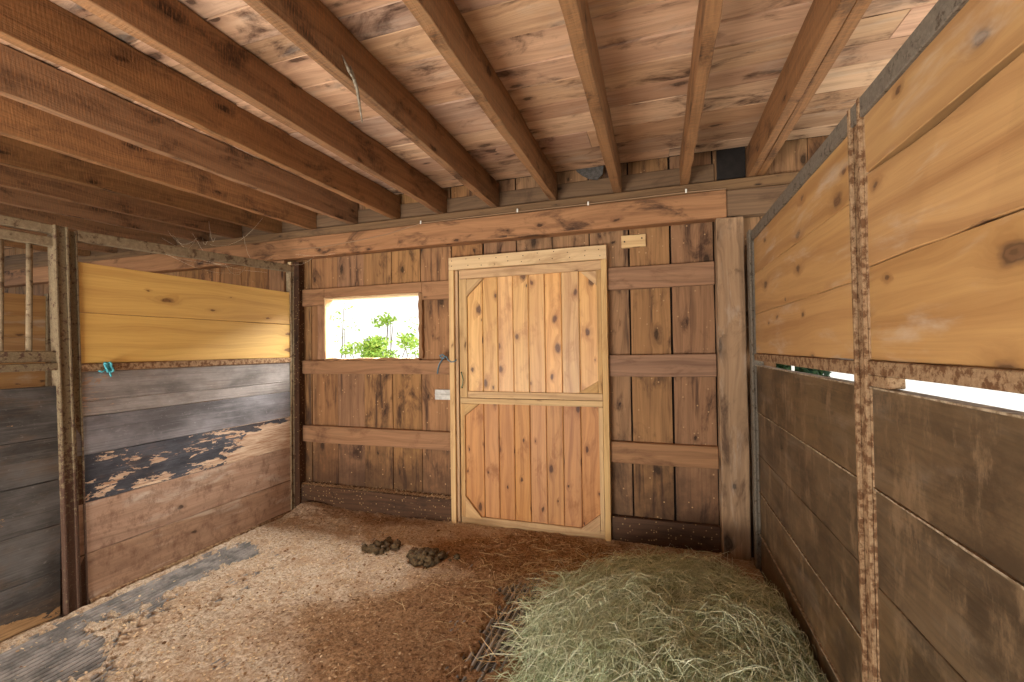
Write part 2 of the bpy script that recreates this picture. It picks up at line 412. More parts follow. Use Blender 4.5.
M['paint_gate'] = wood('black_paint_gate_board', S(120, 100, 84), S(90, 74, 62), extra=peel(lambda N, u, v: N.math('SUBTRACT', .70, N.math('MULTIPLY', N.math('MULTIPLY', N.step(v, .18, .03), N.math('GREATER_THAN', v, -1.0)), .26)), S(62, 58, 55), S(176, 140, 98), S(130, 98, 66)), bump=.3, rough=.6)
M['worn'] = wood('worn_brown_board', S(164, 126, 102), S(112, 80, 60), knots=.25, grain=30, ring=.15, rings=10, var=.06, huev=.002, satv=.05, stain=.45, stain_c=S(104, 74, 58), pale=.5, bump=.35,
                 extra=lambda N, col, u, v, r: N.mix(N.math('MULTIPLY', N.step(N.noise(N.xyz(N.math('MULTIPLY', u, 14.0), N.math('MULTIPLY', v, 9.0), r), 1.0, 6.0, .78), .46, .66), .6), col, S(98, 68, 51)))
M['dark'] = wood('dark_kick_board', S(104, 79, 53), S(66, 50, 34), knots=.3, grain=30, ring=.12, rings=7, var=.07, huev=.002, satv=.06, stain=.6, stain_c=S(54, 43, 32), bump=.35, rough=.5, spec=.4, ku=2.0, kv=4.5, pale=.1,
                 extra=lambda N, col, u, v, r: specks(N, N.mix(N.math('MULTIPLY', N.step(N.noise(N.xyz(N.math('MULTIPLY', u, 10.0), N.math('MULTIPLY', v, 3.5), r), 1.0, 7.0, .75), .50, .66), .6), N.mix(N.math('MULTIPLY', N.step(N.noise(N.xyz(N.math('MULTIPLY', u, 2.5), N.math('MULTIPLY', v, 3.5), N.math('ADD', r, 4.0)), 1.0, 7.0, .75), .45, .62), .75), col, S(58, 45, 33)), S(142, 116, 88)), .05, S(190, 170, 138), 26.0, .16))
M['lit_edge'] = plain('lit_board_edge', S(180, 162, 136), .8, S(120, 100, 76), 40)  # pale colour paints in the bright light along the kick board joints
M['iron'] = metal_mat('weathered_galvanised_iron', rust=.36, base=(.20, .145, .085), light=(.27, .20, .12), rust_c=(.13, .075, .04), scale=18.0)
M['iron_left'] = metal_mat('rusty_posts_left', lowred=True, base=(.16, .115, .065), light=(.22, .165, .095), rust_c=(.115, .06, .038), scale=42.0)
M['rust'] = metal_mat('rusted_steel', rust=.42, base=(.30, .185, .10), light=(.38, .25, .14), rust_c=(.20, .095, .042), scale=34.0)
M['grey_iron'] = metal_mat('grey_steel', rust=.34, base=(.155, .125, .095), light=(.20, .165, .125), rust_c=(.11, .078, .05))
M['tar'] = plain('tar_paper', S(40, 30, 25), .9)
M['black'] = plain('black_sheet', S(38, 32, 28), .7, S(28, 23, 20), 20)
M['felt'] = plain('grey_felt', S(92, 88, 84), .9, S(70, 66, 62), 40, bump=.3)
M['nail'] = plain('nail_steel', S(70, 58, 48), .5, metal=.6)
M['galv'] = plain('galvanised_strap', S(150, 140, 122), .5, S(112, 100, 84), 60, metal=.4)
M['white'] = plain('white_plastic', S(226, 222, 212), .5)
M['cable'] = plain('dusty_cable', S(150, 120, 92), .8)
M['twine'] = plain('blue_twine', S(96, 178, 184), .8, S(60, 140, 156), 160)
M['twine_grey'] = plain('grey_blue_twine', S(110, 138, 150), .8, S(84, 106, 118), 160)
M['green_wire'] = plain('green_wire', S(92, 110, 84), .6)
M['strip'] = plain('pale_grey_plate', S(206, 204, 198), .6, S(180, 178, 172), 30)
M['web'] = plain('cobweb_silk', S(214, 196, 170), .9)
M['manure'] = plain('manure', S(104, 84, 56), .85, S(56, 44, 29), 60, bump=.9)
M['rubber'] = plain('ribbed_rubber', S(158, 152, 146), .6, S(104, 101, 98), 9)
M['rubber_dark'] = plain('rubber_grooves', S(52, 50, 50), .8, S(72, 68, 64), 20)
M['bark'] = plain('bark', S(90, 74, 58), .9)
def leaf_mat(name, a, b, trans=.0):
    N = NT(name); r = N.attr('rnd'); col = N.mix(r, a, b)
    return N.finish(col, .6, .3)
M['leaf'] = leaf_mat('young_leaves', (.24, .44, .05), (.42, .58, .12))
M['darkleaf'] = leaf_mat('dark_leaves', (.010, .030, .010), (.035, .07, .02))
M['gravel'] = plain('pale_gravel', (.62, .60, .55), .9, (.5, .48, .44), 6)
M['earth'] = plain('packed_earth', (.33, .27, .20), .95, (.25, .20, .14), 5)

def hay_mat():
    N = NT('dry_hay'); r = N.attr('rnd')
    cr = N.n('ShaderNodeValToRGB'); N.put(cr.inputs[0], r)
    e = cr.color_ramp.elements
    e[0].position = 0; e[0].color = (*S(108, 124, 88), 1); e[1].position = 1; e[1].color = (*S(242, 246, 222), 1)
    for p, c in ((.3, S(158, 174, 134)), (.6, S(194, 206, 168)), (.85, S(222, 228, 196))):
        q = e.new(p); q.color = (*c, 1)
    return N.finish(cr.outputs[0], .7, .25)
M['hay'] = hay_mat()
M['haycore'] = plain('hay_inside', S(150, 148, 104), .9, S(104, 100, 66), 40, bump=.6)
M['straw'] = leaf_mat('loose_stalks', S(168, 130, 84), S(222, 200, 152))
def flake_mat():
    N = NT('wood_shavings'); r = N.attr('rnd')
    cr = N.n('ShaderNodeValToRGB'); N.put(cr.inputs[0], r)
    e = cr.color_ramp.elements
    e[0].position = 0; e[0].color = (*S(96, 66, 42), 1); e[1].position = 1; e[1].color = (*S(238, 214, 176), 1)
    for p, c in ((.3, S(150, 114, 80)), (.6, S(206, 178, 142))):
        q = e.new(p); q.color = (*c, 1)
    return N.finish(cr.outputs[0], .85, .15)
M['flake'] = flake_mat()
def sawdust_mat():
    N = NT('sawdust'); P = N.pos()
    damp = N.attr('damp')
    n1 = N.noise(P, 8.0, 6.0, .7); n2 = N.noise(P, 55.0, 5.0, .75); n3 = N.noise(P, 170.0, 3.0, .7)
    clump = N.noise(P, 38.0, 6.0, .75)
    dry = N.mix(N.step(n2, .35, .66), S(228, 212, 190), S(174, 152, 128))
    dry = N.mix(N.math('MULTIPLY', N.step(clump, .50, .64), .8), dry, S(132, 102, 78))
    big = N.noise(P, 4.5, 5.0, .65)
    dry = N.mix(N.math('MULTIPLY', N.step(big, .42, .66), .55), dry, S(178, 142, 108))
    wet = N.mix(N.step(n2, .35, .66), S(176, 138, 102), S(124, 92, 64))
    wet = N.mix(N.math('MULTIPLY', N.step(clump, .48, .64), .8), wet, S(92, 64, 42))
    d = N.math('ADD', damp, N.math('MULTIPLY', N.math('SUBTRACT', n1, .5), .55), clamp=True)
    col = N.mix(N.step(d, .2, .8), dry, wet)
    col = N.mix(N.math('MULTIPLY', N.step(n3, .56, .72), .6), col, S(226, 196, 152))
    col = N.mix(N.math('MULTIPLY', N.step(n3, .44, .30), .6), col, S(92, 62, 40))
    N.bump(N.math('ADD', n2, N.math('MULTIPLY', n3, .6)), .8, .012)
    return N.finish(col, .95, .1)
M['sawdust'] = sawdust_mat()

# ------------------------------------------------------------------ the setting
mb = MB(); mb.board((-9.5, -2.4, -.12), (2.3, 3.5, -.012), 'x', jit=0)
struct(mb.build('floor', M['earth']))
mb = MB(); mb.board((-60, -60, -.4), (60, 60, -.121), 'x', jit=0)
struct(mb.build('trim_1', M['gravel']))['label'] = 'pale gravel ground outside the barn'

# ceiling: loft deck boards across the joists
ZD = 2.800
mb = MB(); y = 3.355
while y > -2.0:
    w = random.choice((.14, .19, .20, .23, .17))
    x = -9.5
    while x < 2.25:
        L = random.choice((1.9, 2.4, 2.9, 3.4)); x1 = min(2.25, x+L)
        dz = random.uniform(0, .007)
        mb.board((x+.001, y-w+.006, ZD+dz), (x1-.001, y, ZD+.026+dz), 'x', seg=.35, jit=.003)
        x = x1
    y -= w
struct(mb.build('ceiling', M['deck']))
mb = MB(); mb.board((-9.5, -5.5, ZD+.034), (2.25, 3.75, ZD+.06), 'x', jit=0)  # extended out of view behind the camera to shut out sky light
struct(mb.build('trim_2', M['tar']))['label'] = 'dark underlay above the loft deck boards, run back unseen to block sky light'

# back wall: vertical siding, tar paper behind the open joints, openings for window and door
WX0, WX1, WZ0, WZ1 = -2.94, -1.96, 1.375, 1.94
DX0, DX1, DZ1 = -1.60, -.39, 2.11
mb = MB()
pitch = .2935; x = -3.13 - pitch*21
while x < 2.2:
    g = random.choice((.003, .006, .010, .016)) if not (-.3 < x < .3) else .016
    xa, xb = x+g/2, x+pitch-g/2
    r = random.random(); dy = random.uniform(-.003, .003)
    zs = [(-.02, 2.86)]
    def cut(zs, a, b):
        out = []
        for (p, q) in zs:
            if a > p: out.append((p, min(q, a)))
            if b < q: out.append((max(p, b), q))
        return [t for t in out if t[1]-t[0] > .01]
    # split the board where an opening crosses it
    pieces = []
    cuts = sorted({xa, xb} | {c for c in (WX0, WX1, DX0-.02, DX1+.02, .76) if xa < c < xb})
    for p, q in zip(cuts[:-1], cuts[1:]):
        zz = zs if (p+q)/2 < .76 else [(2.40, 2.86)]; mid = (p+q)/2
        if WX0 < mid < WX1: zz = cut(zz, WZ0, WZ1)
        if DX0-.02 < mid < DX1+.02: zz = cut(zz, -1, DZ1+.02)
        for (a, b) in zz: pieces.append((p, q, a, b))
    for (p, q, a, b) in pieces:
        mb.board((p, 3.44+dy, a), (q, 3.465+dy, b), 'z', seg=.3, jit=.0012, rnd=r)
    x += pitch
struct(mb.build('wall_back', M['siding']))
mb = MB()
for (a, b, c, d) in ((-9.3, WX0, 0, 2.86), (WX0, WX1, 0, WZ0), (WX0, WX1, WZ1, 2.86), (WX1, DX0-.02, 0, 2.86), (DX0-.02, DX1+.02, DZ1+.02, 2.86), (DX1+.02, .76, 0, 2.86), (.76, 2.2, 2.4, 2.86)):
    mb.board((a, 3.470, c), (b, 3.474, d), 'z', jit=0)
for (a, b, c, d) in ((-9.3, WX0, 0, 2.86), (WX0, WX1, 0, WZ0), (WX0, WX1, WZ1, 2.86), (WX1, DX0-.02, 0, 2.86), (DX0-.02, DX1+.02, DZ1+.02, 2.86), (DX1+.02, .76, 0, 2.86), (.76, 2.2, 2.4, 2.86)):
    mb.board((a, 3.476, c), (b, 3.5, d), 'z', jit=0, mi=1)
struct(mb.build('trim_3', [M['tar'], M['siding']]))['label'] = 'tar paper and outer cladding behind the back wall boards'

# window opening (no glass), with rough jambs
wr = bpy.data.objects.new('window_1', None); COL.objects.link(wr); wr.location = (-2.45, 3.42, WZ0)
struct(wr)['label'] = 'small unglazed window opening in back wall'
b = MB().board((-3.035, 3.402, WZ0-.002), (WX0, 3.44, 1.882), 'z', jit=.003).build('jamb', M['girt'], wr, .003)
b = MB().board((WX1, 3.40, WZ0), (WX1+.035, 3.5, WZ1), 'z', seg=.05, jit=.006).build('jamb', M['girt'], wr, .003)
b = MB().board((WX0-.012, 3.40, WZ0-.01), (WX0+.004, 3.5, WZ1), 'z', jit=.002).build('lining', M['casing'], wr)
b = MB().board((WX0-.01, 3.396, WZ1-.012), (WX1+.01, 3.5, WZ1+.004), 'x', seg=.1, jit=.003).build('lining', M['casing'], wr)
b = MB().board((WX0, 3.40, WZ0-.012), (WX1, 3.5, WZ0+.004), 'x', seg=.06, jit=.005).build('sill', M['girt'], wr)

# ------------------------------------------------------------------ beam, plate, post
beam = MB(); beam.board((-9.2, 3.32, 2.325), (.462, 3.47-.04, 2.512), 'x', seg=.5, jit=.003, rnd=.31)
tag(beam.build('support_beam', M['beam'], None, .006), 'long horizontal timber beam carrying the joists along the back wall', 'beam')
beam = MB(); beam.board((.466, 3.322, 2.33), (2.2, 3.43, 2.505), 'x', seg=.5, jit=.003, rnd=.62)
tag(beam.build('support_beam', M['plate'], None, .006), 'short dark beam end butted over the right corner post', 'beam')
pl = MB(); pl.board((-9.2, 3.352, 2.515), (2.2, 3.435, 2.590), 'x', seg=.6, jit=.003, rnd=.52)
tag(pl.build('wall_plate', M['plate'], None, .004), 'flat timber plate set back on top of the long beam', 'beam')
pl = MB(); pl.board((-9.2, 3.418, 2.593), (.40, 3.437, 2.735), 'x', seg=.5, jit=.003, rnd=.44)
tag(pl.build('filler_board', M['plate'], None, .003), 'thin board behind the joist ends above the beam', 'board')
p = MB(); p.board((.392, 3.32, -.02), (.566, 3.437, 2.322), 'z', seg=.3, jit=.003, rnd=.25)
tag(p.build('timber_post', M['post'], None, .006), 'square knotty timber post at the right end of the back wall', 'post')
p = MB(); p.board((-3.54, 3.335, -.02), (-3.36, 3.437, 2.322), 'z', seg=.3, jit=.003, rnd=.7)
tag(p.build('timber_post', M['girt'], None, .006), 'timber post under the beam behind the yellow boarded partition', 'post')
p = MB(); p.board((-3.325, 3.37, -.02), (-3.215, 3.437, 2.30), 'z', seg=.3, jit=.003, rnd=.9)
p.board((-3.325, 3.345, -.02), (-3.285, 3.37, 2.30), 'z', seg=.3, jit=.002, rnd=.2, mi=1)
tag(p.build('corner_stud', [M['sill'], M['casing']], None, .003), 'dark corner stud where the yellow partition meets the back wall', 'post')

# girts (horizontal nailers) on the siding
def girt(x0, x1, z0, z1, label, mat='girt', y0=3.40, notch=None, rnd=None):
    m = MB(); r = random.random() if rnd is None else rnd
    if notch:
        a, b, zn, side = notch
        m.board((x0, y0, z0), (a, 3.438, z1), 'x', jit=.003, rnd=r)
        m.board((b, y0, z0), (x1, 3.438, z1), 'x', jit=.003, rnd=r)
        m.board((a, y0, zn if side == 'low' else z0), (b, 3.438, z1 if side == 'low' else zn), 'x', jit=.002, rnd=r)
    else:
        m.board((x0, y0, z0), (x1, 3.438, z1), 'x', jit=.003, rnd=r)
    return tag(m.build('wall_girt', M[mat], None, .004), label, 'board', 'horizontal boards across the back wall')
girt(-3.21, -1.655, 1.878, 2.036, 'horizontal board running along the top of the window opening', notch=(WX0-.012, WX1+.036, WZ1+.005, 'low'))
girt(-3.21, -1.655, 1.238, 1.362, 'horizontal board directly under the window opening')
girt(-3.21, -1.655, .598, .752, 'horizontal board halfway between window and floor left of the door')
girt(-.350, .388, 1.879, 2.045, 'topmost horizontal board right of the door, near its top')
girt(-.350, .388, 1.232, 1.391, 'second horizontal board from the top, right of the door')
girt(-.350, .388, .590, .747, 'third horizontal board from the top, right of the door')
girt(-3.21, -1.655, -.02, .20, 'dirty dark sill plank on the floor below the window', 'sill', y0=3.375)
girt(-.350, .388, -.02, .195, 'reddish brown sill plank on the floor right of the door', 'sill', y0=3.39)
girt(-9.0, -3.56, 1.878, 2.036, 'horizontal board on the wall of the neighbouring stall')
# sawdust lying on the left sill plank
n = 3200; V = []; F = []; R_ = []
for i in range(n):
    x = random.uniform(-3.2, -1.66); yy = 3.376+abs(random.gauss(0, .02)); yy = min(yy, 3.434); z = .203+random.uniform(0, .02)*(.3+(yy-3.37)/.07)
    s = random.uniform(.004, .010); a = random.uniform(0, 6.28)
    k = len(V)
    for q in range(4):
        V.append((x+s*math.cos(a+q*1.57), min(yy+s*math.sin(a+q*1.57), 3.437), z+random.uniform(-.002, .004)))
    F.append((k, k+1, k+2, k+3)); R_.append(random.uniform(.2, .95))
tag(raw_mesh('sill_sawdust', V, F, M['flake'], R_), 'sawdust lying along the top of the dark sill plank below the window', 'sawdust', kind='stuff')

# ------------------------------------------------------------------ door: two-leaf stable door in a pine casing
dr = bpy.data.objects.new('door_1', None); COL.objects.link(dr); dr.location = (-1.0, 3.40, 0)
struct(dr)['label'] = 'pine boarded two-leaf stable door in pale casing'
MB().board((-1.648, 3.36, 2.11), (-.352, 3.437, 2.214), 'x', jit=.001).build('casing', M['casing'], dr, .002)
MB().board((-1.648, 3.36, -.01), (-1.604, 3.437, 2.108), 'z', jit=.0012).build('casing', M['casing'], dr, .002)
MB().board((-.395, 3.36, -.02), (-.352, 3.437, 2.108), 'z', jit=.0012).build('casing', M['casing'], dr, .002)
MB().board((-1.603, 3.385, -.01), (-1.578, 3.47, 2.108), 'z', jit=.001).build('door_stop', M['doorframe'], dr, .002)
MB().board((-1.600, 3.440, -.02), (-.395, 3.462, 2.13), 'z', jit=0).build('light_stop_board', M['sill'], dr)  # unseen dark board added to block daylight through the door gaps
bx = [-1.570, -1.368, -1.237, -1.105, -.975, -.841, -.708, -.570, -.400]
def leaf(name, z0, z1, mat, text):
    lf = bpy.data.objects.new(name, None); COL.objects.link(lf); lf.parent = dr
    lf.location = (0, .03, z0)
    lf['label'] = text
    for a, b_ in zip(bx[:-1], bx[1:]):
        m = MB(); m.board((a+.0015, 3.412, z0), (b_-.0015, 3.436, z1), 'z', seg=.4, jit=.0006)
        m.build('board', M[mat], lf, .005)
    return lf
up = leaf('upper_leaf', 1.049, 2.106, 'door_up', 'pale knotty upper leaf')
low = leaf('lower_leaf', .012, 1.045, 'door_low', 'orange pine lower leaf')
def batten(par, lo, hi, ax, name='batten', mat='doorframe'):
    return MB().board(lo, hi, ax, jit=.001).build(name, M[mat], par, .002)
batten(up, (-1.570, 3.392, 2.036), (-.398, 3.411, 2.107), 'x')
batten(up, (-1.500, 3.392, 1.049), (-.400, 3.411, 1.100), 'x')
batten(up, (-1.570, 3.392, 1.049), (-1.502, 3.411, 2.034), 'z')
batten(up, (-.432, 3.392, 1.102), (-.400, 3.411, 2.034), 'z')
batten(low, (-1.570, 3.392, 1.000), (-.400, 3.411, 1.045), 'x')
batten(low, (-1.570, 3.392, .006), (-.400, 3.411, .078), 'x', mat='doorframe')
batten(low, (-1.570, 3.392, .064), (-1.532, 3.411, .998), 'z')
batten(low, (-.432, 3.392, .064), (-.400, 3.411, .998), 'z')
def gusset(par, x, z, sx, sz, a=.17, c=.13, mat='doorframe'):
    pts = [(x, z), (x+sx*a, z), (x, z+sz*c)]
    if sx*sz < 0: pts.reverse()
    MB().prism(pts, 'y', 3.388, 3.4115, grain=(.77, -.64*sx*sz)).build('corner_brace', M[mat], par, .002)
gusset(up, -1.50, 2.028, 1, -1, .15, .14); gusset(up, -.433, 2.028, -1, -1, .12, .11); gusset(up, -.433, 1.105, -1, 1, .15, .09)
gusset(low, -1.531, .998, 1, -1, .13, .10); gusset(low, -1.531, .064, 1, 1, .15, .17); gusset(low, -.433, .064, -1, 1, .16, .13)
m = MB(); m.tube([(-1.548, 3.39, 1.13), (-1.548, 3.37, 1.135), (-1.532, 3.362, 1.16), (-1.528, 3.362, 1.20), (-1.536, 3.362, 1.235), (-1.55, 3.37, 1.255), (-1.553, 3.39, 1.26)], .0045, 8)
lab(m.build('pull_loop', M['green_wire'], up), 'small green wire pull loop')
# nail heads of the top casing
for x in np.linspace(-1.60, -.40, 11):
    for z in (2.14, 2.185):
        xx = x+random.uniform(-.02, .02); zz = z+random.uniform(-.01, .01)
        MB().prism([(xx+.004*math.cos(t), zz+.004*math.sin(t)) for t in np.linspace(0, 5.5, 7)], 'y', 3.3572, 3.3598).build('nail_head', M['nail'], dr)

# ------------------------------------------------------------------ joists
def joist(xc_far, xc_near, w, label, y_far=3.42, y_near=-1.9, z0=2.592, z1=2.840, name='ceiling_joist', tone=None, mat='joist'):
    """runs from the back wall plate towards and past the camera; x given at y=3.36 and y=1.4"""
    k = (xc_near - xc_far)/(3.36-1.4)
    sk = lambda P, t: [P[0] + k*(3.36-P[1]), P[1], P[2]]
    return k, sk
JL = [
 (.200, .203, .054, 'grey ceiling joist with greenish mould between the doubled joist and the door', .13),
 (-.265, -.262, .058, 'narrow looking brown ceiling joist ending above the top right corner of the door', .47),
 (-.750, -.750, .052, 'ceiling joist ending above the middle of the door', .80),
 (-1.237, -1.237, .056, 'ceiling joist with a bent metal strap on its side, ending above the door left half', .22),
 (-1.712, -1.745, .056, 'ceiling joist ending just left of the door casing', .65),
 (-2.158, -2.195, .052, 'ceiling joist ending above the right half of the window', .92),
 (-2.607, -2.690, .050, 'ceiling joist ending above the left half of the window', .38),
 (-3.074, -3.190, .050, 'ceiling joist ending just left of the window, above the partition corner', .56),
 (-3.490, -3.710, .052, 'first ceiling joist beyond the top of the yellow partition', .75),
 (-4.000, -4.210, .052, 'second ceiling joist beyond the top of the yellow partition', .30),
 (-4.455, -4.720, .052, 'third ceiling joist beyond the top of the yellow partition', .05),
 (-4.93, -5.22, .052, 'fourth ceiling joist beyond the yellow partition, seen over its top rail', .44),
 (-5.40, -5.72, .052, 'fifth ceiling joist beyond the yellow partition, seen over its top rail', .86),
 (-5.87, -6.22, .052, 'sixth ceiling joist beyond the yellow partition, seen over its top rail', .62),
 (-6.34, -6.72, .052, 'seventh ceiling joist beyond the yellow partition, seen past the grille', .17),
]
for (xf, xn, w, text, r) in JL:
    k = (xn-xf)/(3.36-1.4)
    sk = lambda P, t, k=k: [P[0] + k*(3.36-P[1]), P[1], P[2]]
    m = MB(); m.board((xf-w/2, -1.9, 2.592), (xf+w/2, 3.415, 2.799), 'y', seg=.12, jit=.0030, rnd=r, skew=sk)
    tag(m.build('ceiling_joist', M['joist'], None, .003, origin=(xf, 3.415, 2.592)), text, 'joist', 'ceiling joists')
jt = thing('doubled_joist', 'doubled ceiling joist of two pale timbers right above the honey pine panels', 'joist', (.655, 3.41, 2.592), 'ceiling joists')
MB().board((.602, -1.9, 2.592), (.652, 3.41, 2.799), 'y', seg=.35, jit=.002, rnd=.34).build('timber', M['joist'], jt, .003)
MB().board((.656, -1.9, 2.598), (.706, 3.41, 2.799), 'y', seg=.35, jit=.002, rnd=.36).build('timber', M['joist'], jt, .003)
# blocking against the wall between joists
tag(MB().board((.418, 3.424, 2.60), (.600, 3.436, 2.86), 'z', jit=.001).build('black_sheet', M['black'], None), 'black sheet tucked between two joists in the right corner above the beam', 'sheet')
m = MB(); m.prism([(-.585, 2.83), (-.36, 2.83), (-.37, 2.75), (-.41, 2.71), (-.47, 2.725), (-.52, 2.755), (-.56, 2.79)], 'y', 3.372, 3.376)
tag(m.build('felt_scrap', M['felt'], None), 'torn grey felt scrap hanging under the deck edge above the door', 'scrap')

# ------------------------------------------------------------------ left partition
XL = -3.16
def sbox(m, y0, y1, z0, z1, x0=XL-.03, x1=XL+.012, ax='y', jit=.001, mi=0, rnd=None): return m.board((x0, y0, z0), (x1, y1, z1), ax, jit=jit, mi=mi, rnd=rnd)
lp = thing('boarded_partition', 'stall partition on the left with yellow boards over flaking dark and worn brown boards', 'partition', (XL, 2.4, 0))
def channel(y0, y1, z0, z1, x0, x1, lip=.012, lean=0.0, fl=.010):
    """upright steel channel with two flanges standing proud"""
    m = MB(); sk = lambda P, t: [P[0], P[1]-lean*P[2]/2.1, P[2]]
    m.board((x0, y0, z0), (x1-lip, y1, z1), 'z', jit=.0006, skew=sk)
    m.board((x1-lip+.0005, y0, z0), (x1, y0+fl, z1), 'z', jit=.0006, skew=sk)
    m.board((x1-lip+.0005, y1-fl, z0), (x1, y1, z1), 'z', jit=.0006, skew=sk)
    return m
channel(1.660, 1.701, -.01, 2.15, XL-.04, XL+.014, lean=.058, fl=.008).build('post', M['iron_left'], lp, .002)
channel(3.200, 3.240, -.01, 2.225, XL-.04, XL+.012, fl=.008).build('post', M['iron'], lp, .002)
m = MB(); m.board((XL-.03, 1.645, 2.10), (XL+.014, 3.240, 2.162), 'y', jit=.001, skew=lambda P, t: [P[0], P[1], P[2]+.075*t])
m.build('top_rail', M['iron'], lp, .003)
m = MB(); m.board((XL-.03, 1.662, 1.353), (XL+.012, 3.20, 1.395), 'y', jit=.001); m.build('middle_rail', M['rust'], lp, .003)
m = MB(); m.board((XL-.02, 1.707, -.01), (XL+.02, 3.20, .028), 'y', jit=.001); m.build('bottom_rail', M['rust'], lp, .003)
def plank(name, z0, z1, mat, text, dz=0.0, dz1=0.0, rnd=.5, jit=.0015, x1=XL, par=lp, y0=1.625, y1=3.205):
    m = MB(); m.board((x1-.034, y0, z0), (x1, y1, z1), 'y', jit=jit, rnd=rnd, seg=.18)
    return lab(m.build(name, M[mat], par, .003), text)
plank('board', 1.397, 1.692, 'yellow', 'lower yellow pine board', rnd=.21)
plank('board', 1.695, 1.985, 'yellow', 'upper yellow pine board', rnd=.57)
plank('board', 1.178, 1.349, 'paint_a', 'grey painted board under the middle rail', rnd=.3, x1=XL-.001)
plank('board', 1.092, 1.176, 'paint_a', 'narrow grey painted board', rnd=.63)
plank('board', .868, 1.089, 'paint_b', 'blue grey painted board', rnd=.8, x1=XL+.002)
plank('board', .592, .866, 'paint_c', 'black board with flaking paint', rnd=.15)
plank('board', .298, .590, 'worn', 'worn brown board', rnd=.4, x1=XL+.003)
plank('board', .028, .295, 'worn', 'lowest worn brown board', rnd=.72, x1=XL+.001)

# grille section nearest the camera
gp = thing('grille_partition', 'stall gate at far left with iron bars above black painted boards', 'gate', (XL, 1.0, 0))
channel(1.592, 1.652, -.01, 2.165, XL-.04, XL+.03, lean=.058).build('post', M['iron_left'], gp, .002)
MB().board((XL-.03, -.9, 2.115), (XL+.01, 1.540, 2.165), 'y', jit=.001).build('top_rail', M['iron'], gp, .003)
MB().board((XL-.03, -.9, 2.045), (XL+.01, 1.540, 2.095), 'y', jit=.001).build('grille_rail', M['iron'], gp, .003)
MB().board((XL-.03, -.9, 1.365), (XL+.02, 1.560, 1.405), 'y', jit=.001).build('middle_rail', M['iron_left'], gp, .003)
MB().board((XL-.03, -.9, 1.412), (XL+.008, 1.555, 1.47), 'y', jit=.001).build('grille_rail', M['iron_left'], gp, .003)
MB().board((XL-.05, -.9, .01), (XL-.036, 1.58, 1.27), 'y', jit=0).build('backing', M['tar'], gp)  # unseen sheet added to stop light showing between the gate boards
yb = 1.448
while yb > -.8:
    m = MB(); m.tube([(XL-.01, yb, 1.47), (XL-.01, yb+.001, 1.75), (XL-.01, yb, 2.045)], .0135, 10); m.build('bar', M['iron'], gp); yb -= .110
for (z0, z1, r) in ((1.0, 1.278, .2), (.765, .998, .45), (.517, .763, .6), (.262, .515, .1), (.012, .26, .9)):
    m = MB(); m.board((XL-.034, -.9, z0), (XL, 1.58, z1), 'y', jit=.0015, rnd=r, seg=.15); m.build('board', M['paint_gate'], gp, .003)
MB().board((XL-.02, -.9, -.01), (XL+.015, 1.53, .012), 'y', jit=.001).build('bottom_rail', M['rust'], gp, .002)

# the next stall's partition, seen through the grille
np_ = thing('far_partition', 'boarded partition of the neighbouring stall glimpsed through the bars', 'partition', (-6.9, 2.5, 0))
for z0, z1, r in ((0, .45, .1), (.452, .9, .5), (.902, 1.4, .3), (1.402, 1.65, .4), (1.652, 1.90, .7), (1.902, 2.15, .55)):
    MB().board((-6.93, -1.0, z0), (-6.9, 3.30, z1), 'y', rnd=r).build('board', M['honey'], np_, .003)
MB().board((-6.94, 3.30, 0), (-6.87, 3.36, 2.18), 'z').build('post', M['iron'], np_, .003)

# ------------------------------------------------------------------ right partition
XR = .60
rp = thing('pine_partition', 'stall partition on the right with honey pine panels over dark brown kick boards', 'partition', (XR, 2.0, 0))
channel_r = lambda y0, y1, z0, z1, lip=.012: MB().board((XR-.004, y0, z0), (XR+.045, y1, z1), 'z', jit=.0006).board((XR-.016, y0, z0), (XR-.0045, y0+.016, z1), 'z', jit=.0006).board((XR-.016, y1-.016, z0), (XR-.0045, y1, z1), 'z', jit=.0006)
MB().board((.574, 3.225, -.01), (.645, 3.285, 2.20), 'z', jit=.001).board((.574, 3.212, -.01), (.586, 3.2245, 2.20), 'z', jit=.001).build('post', M['grey_iron'], rp, .002)
channel_r(1.585, 1.668, -.01, 2.19).build('post', M['rust'], rp, .002)
m = MB(); m.board((XR-.012, -1.6, 2.128), (XR+.03, 3.275, 2.190), 'y', jit=.001); m.build('top_rail', M['grey_iron'], rp, .003)
m = MB(); m.board((XR-.012, 1.668, 1.352), (XR+.03, 3.20, 1.397), 'y', jit=.001); m.build('middle_rail', M['rust'], rp, .003)
m = MB(); m.board((XR-.012, -1.6, 1.360), (XR+.03, 1.585, 1.400), 'y', jit=.001); m.build('middle_rail', M['rust'], rp, .003)
m = MB(); m.board((XR-.010, 1.462, 1.325), (XR+.03, 1.584, 1.359), 'y', jit=.001); m.build('bracket', M['rust'], rp, .003)
m = MB(); m.board((XR+.03, 1.60, -.01), (XR+.06, 1.65, 2.19), 'z', jit=.0006)
def rplank(y0, y1, z0, z1, mat, text, rnd, x0=XR, crack=0.0, edge=False):
    sk = (lambda P, t: [P[0], P[1], P[2]-(crack*max(0, math.sin(max(0, min(1, (t-.28)/.72))*math.pi*.5+0.6*0)))*(1 if P[2] > (z0+z1)/2 else 0)]) if crack else None
    m = MB(); m.board((x0, y0, z0), (x0+.032, y1, z1-(.004 if edge else 0)), 'y', jit=.0013, rnd=rnd, seg=.15, skew=sk)
    if edge: m.board((x0-.007, y0+.002, z1-.0045), (x0+.03, y1-.002, z1+.0005), 'y', jit=.0008, rnd=rnd, seg=.15, mi=1)  # thin pale strip painted as the lit seam
    return lab(m.build('board', [M[mat], M['lit_edge']] if edge else M[mat], rp, .002 if not edge else 0), text)
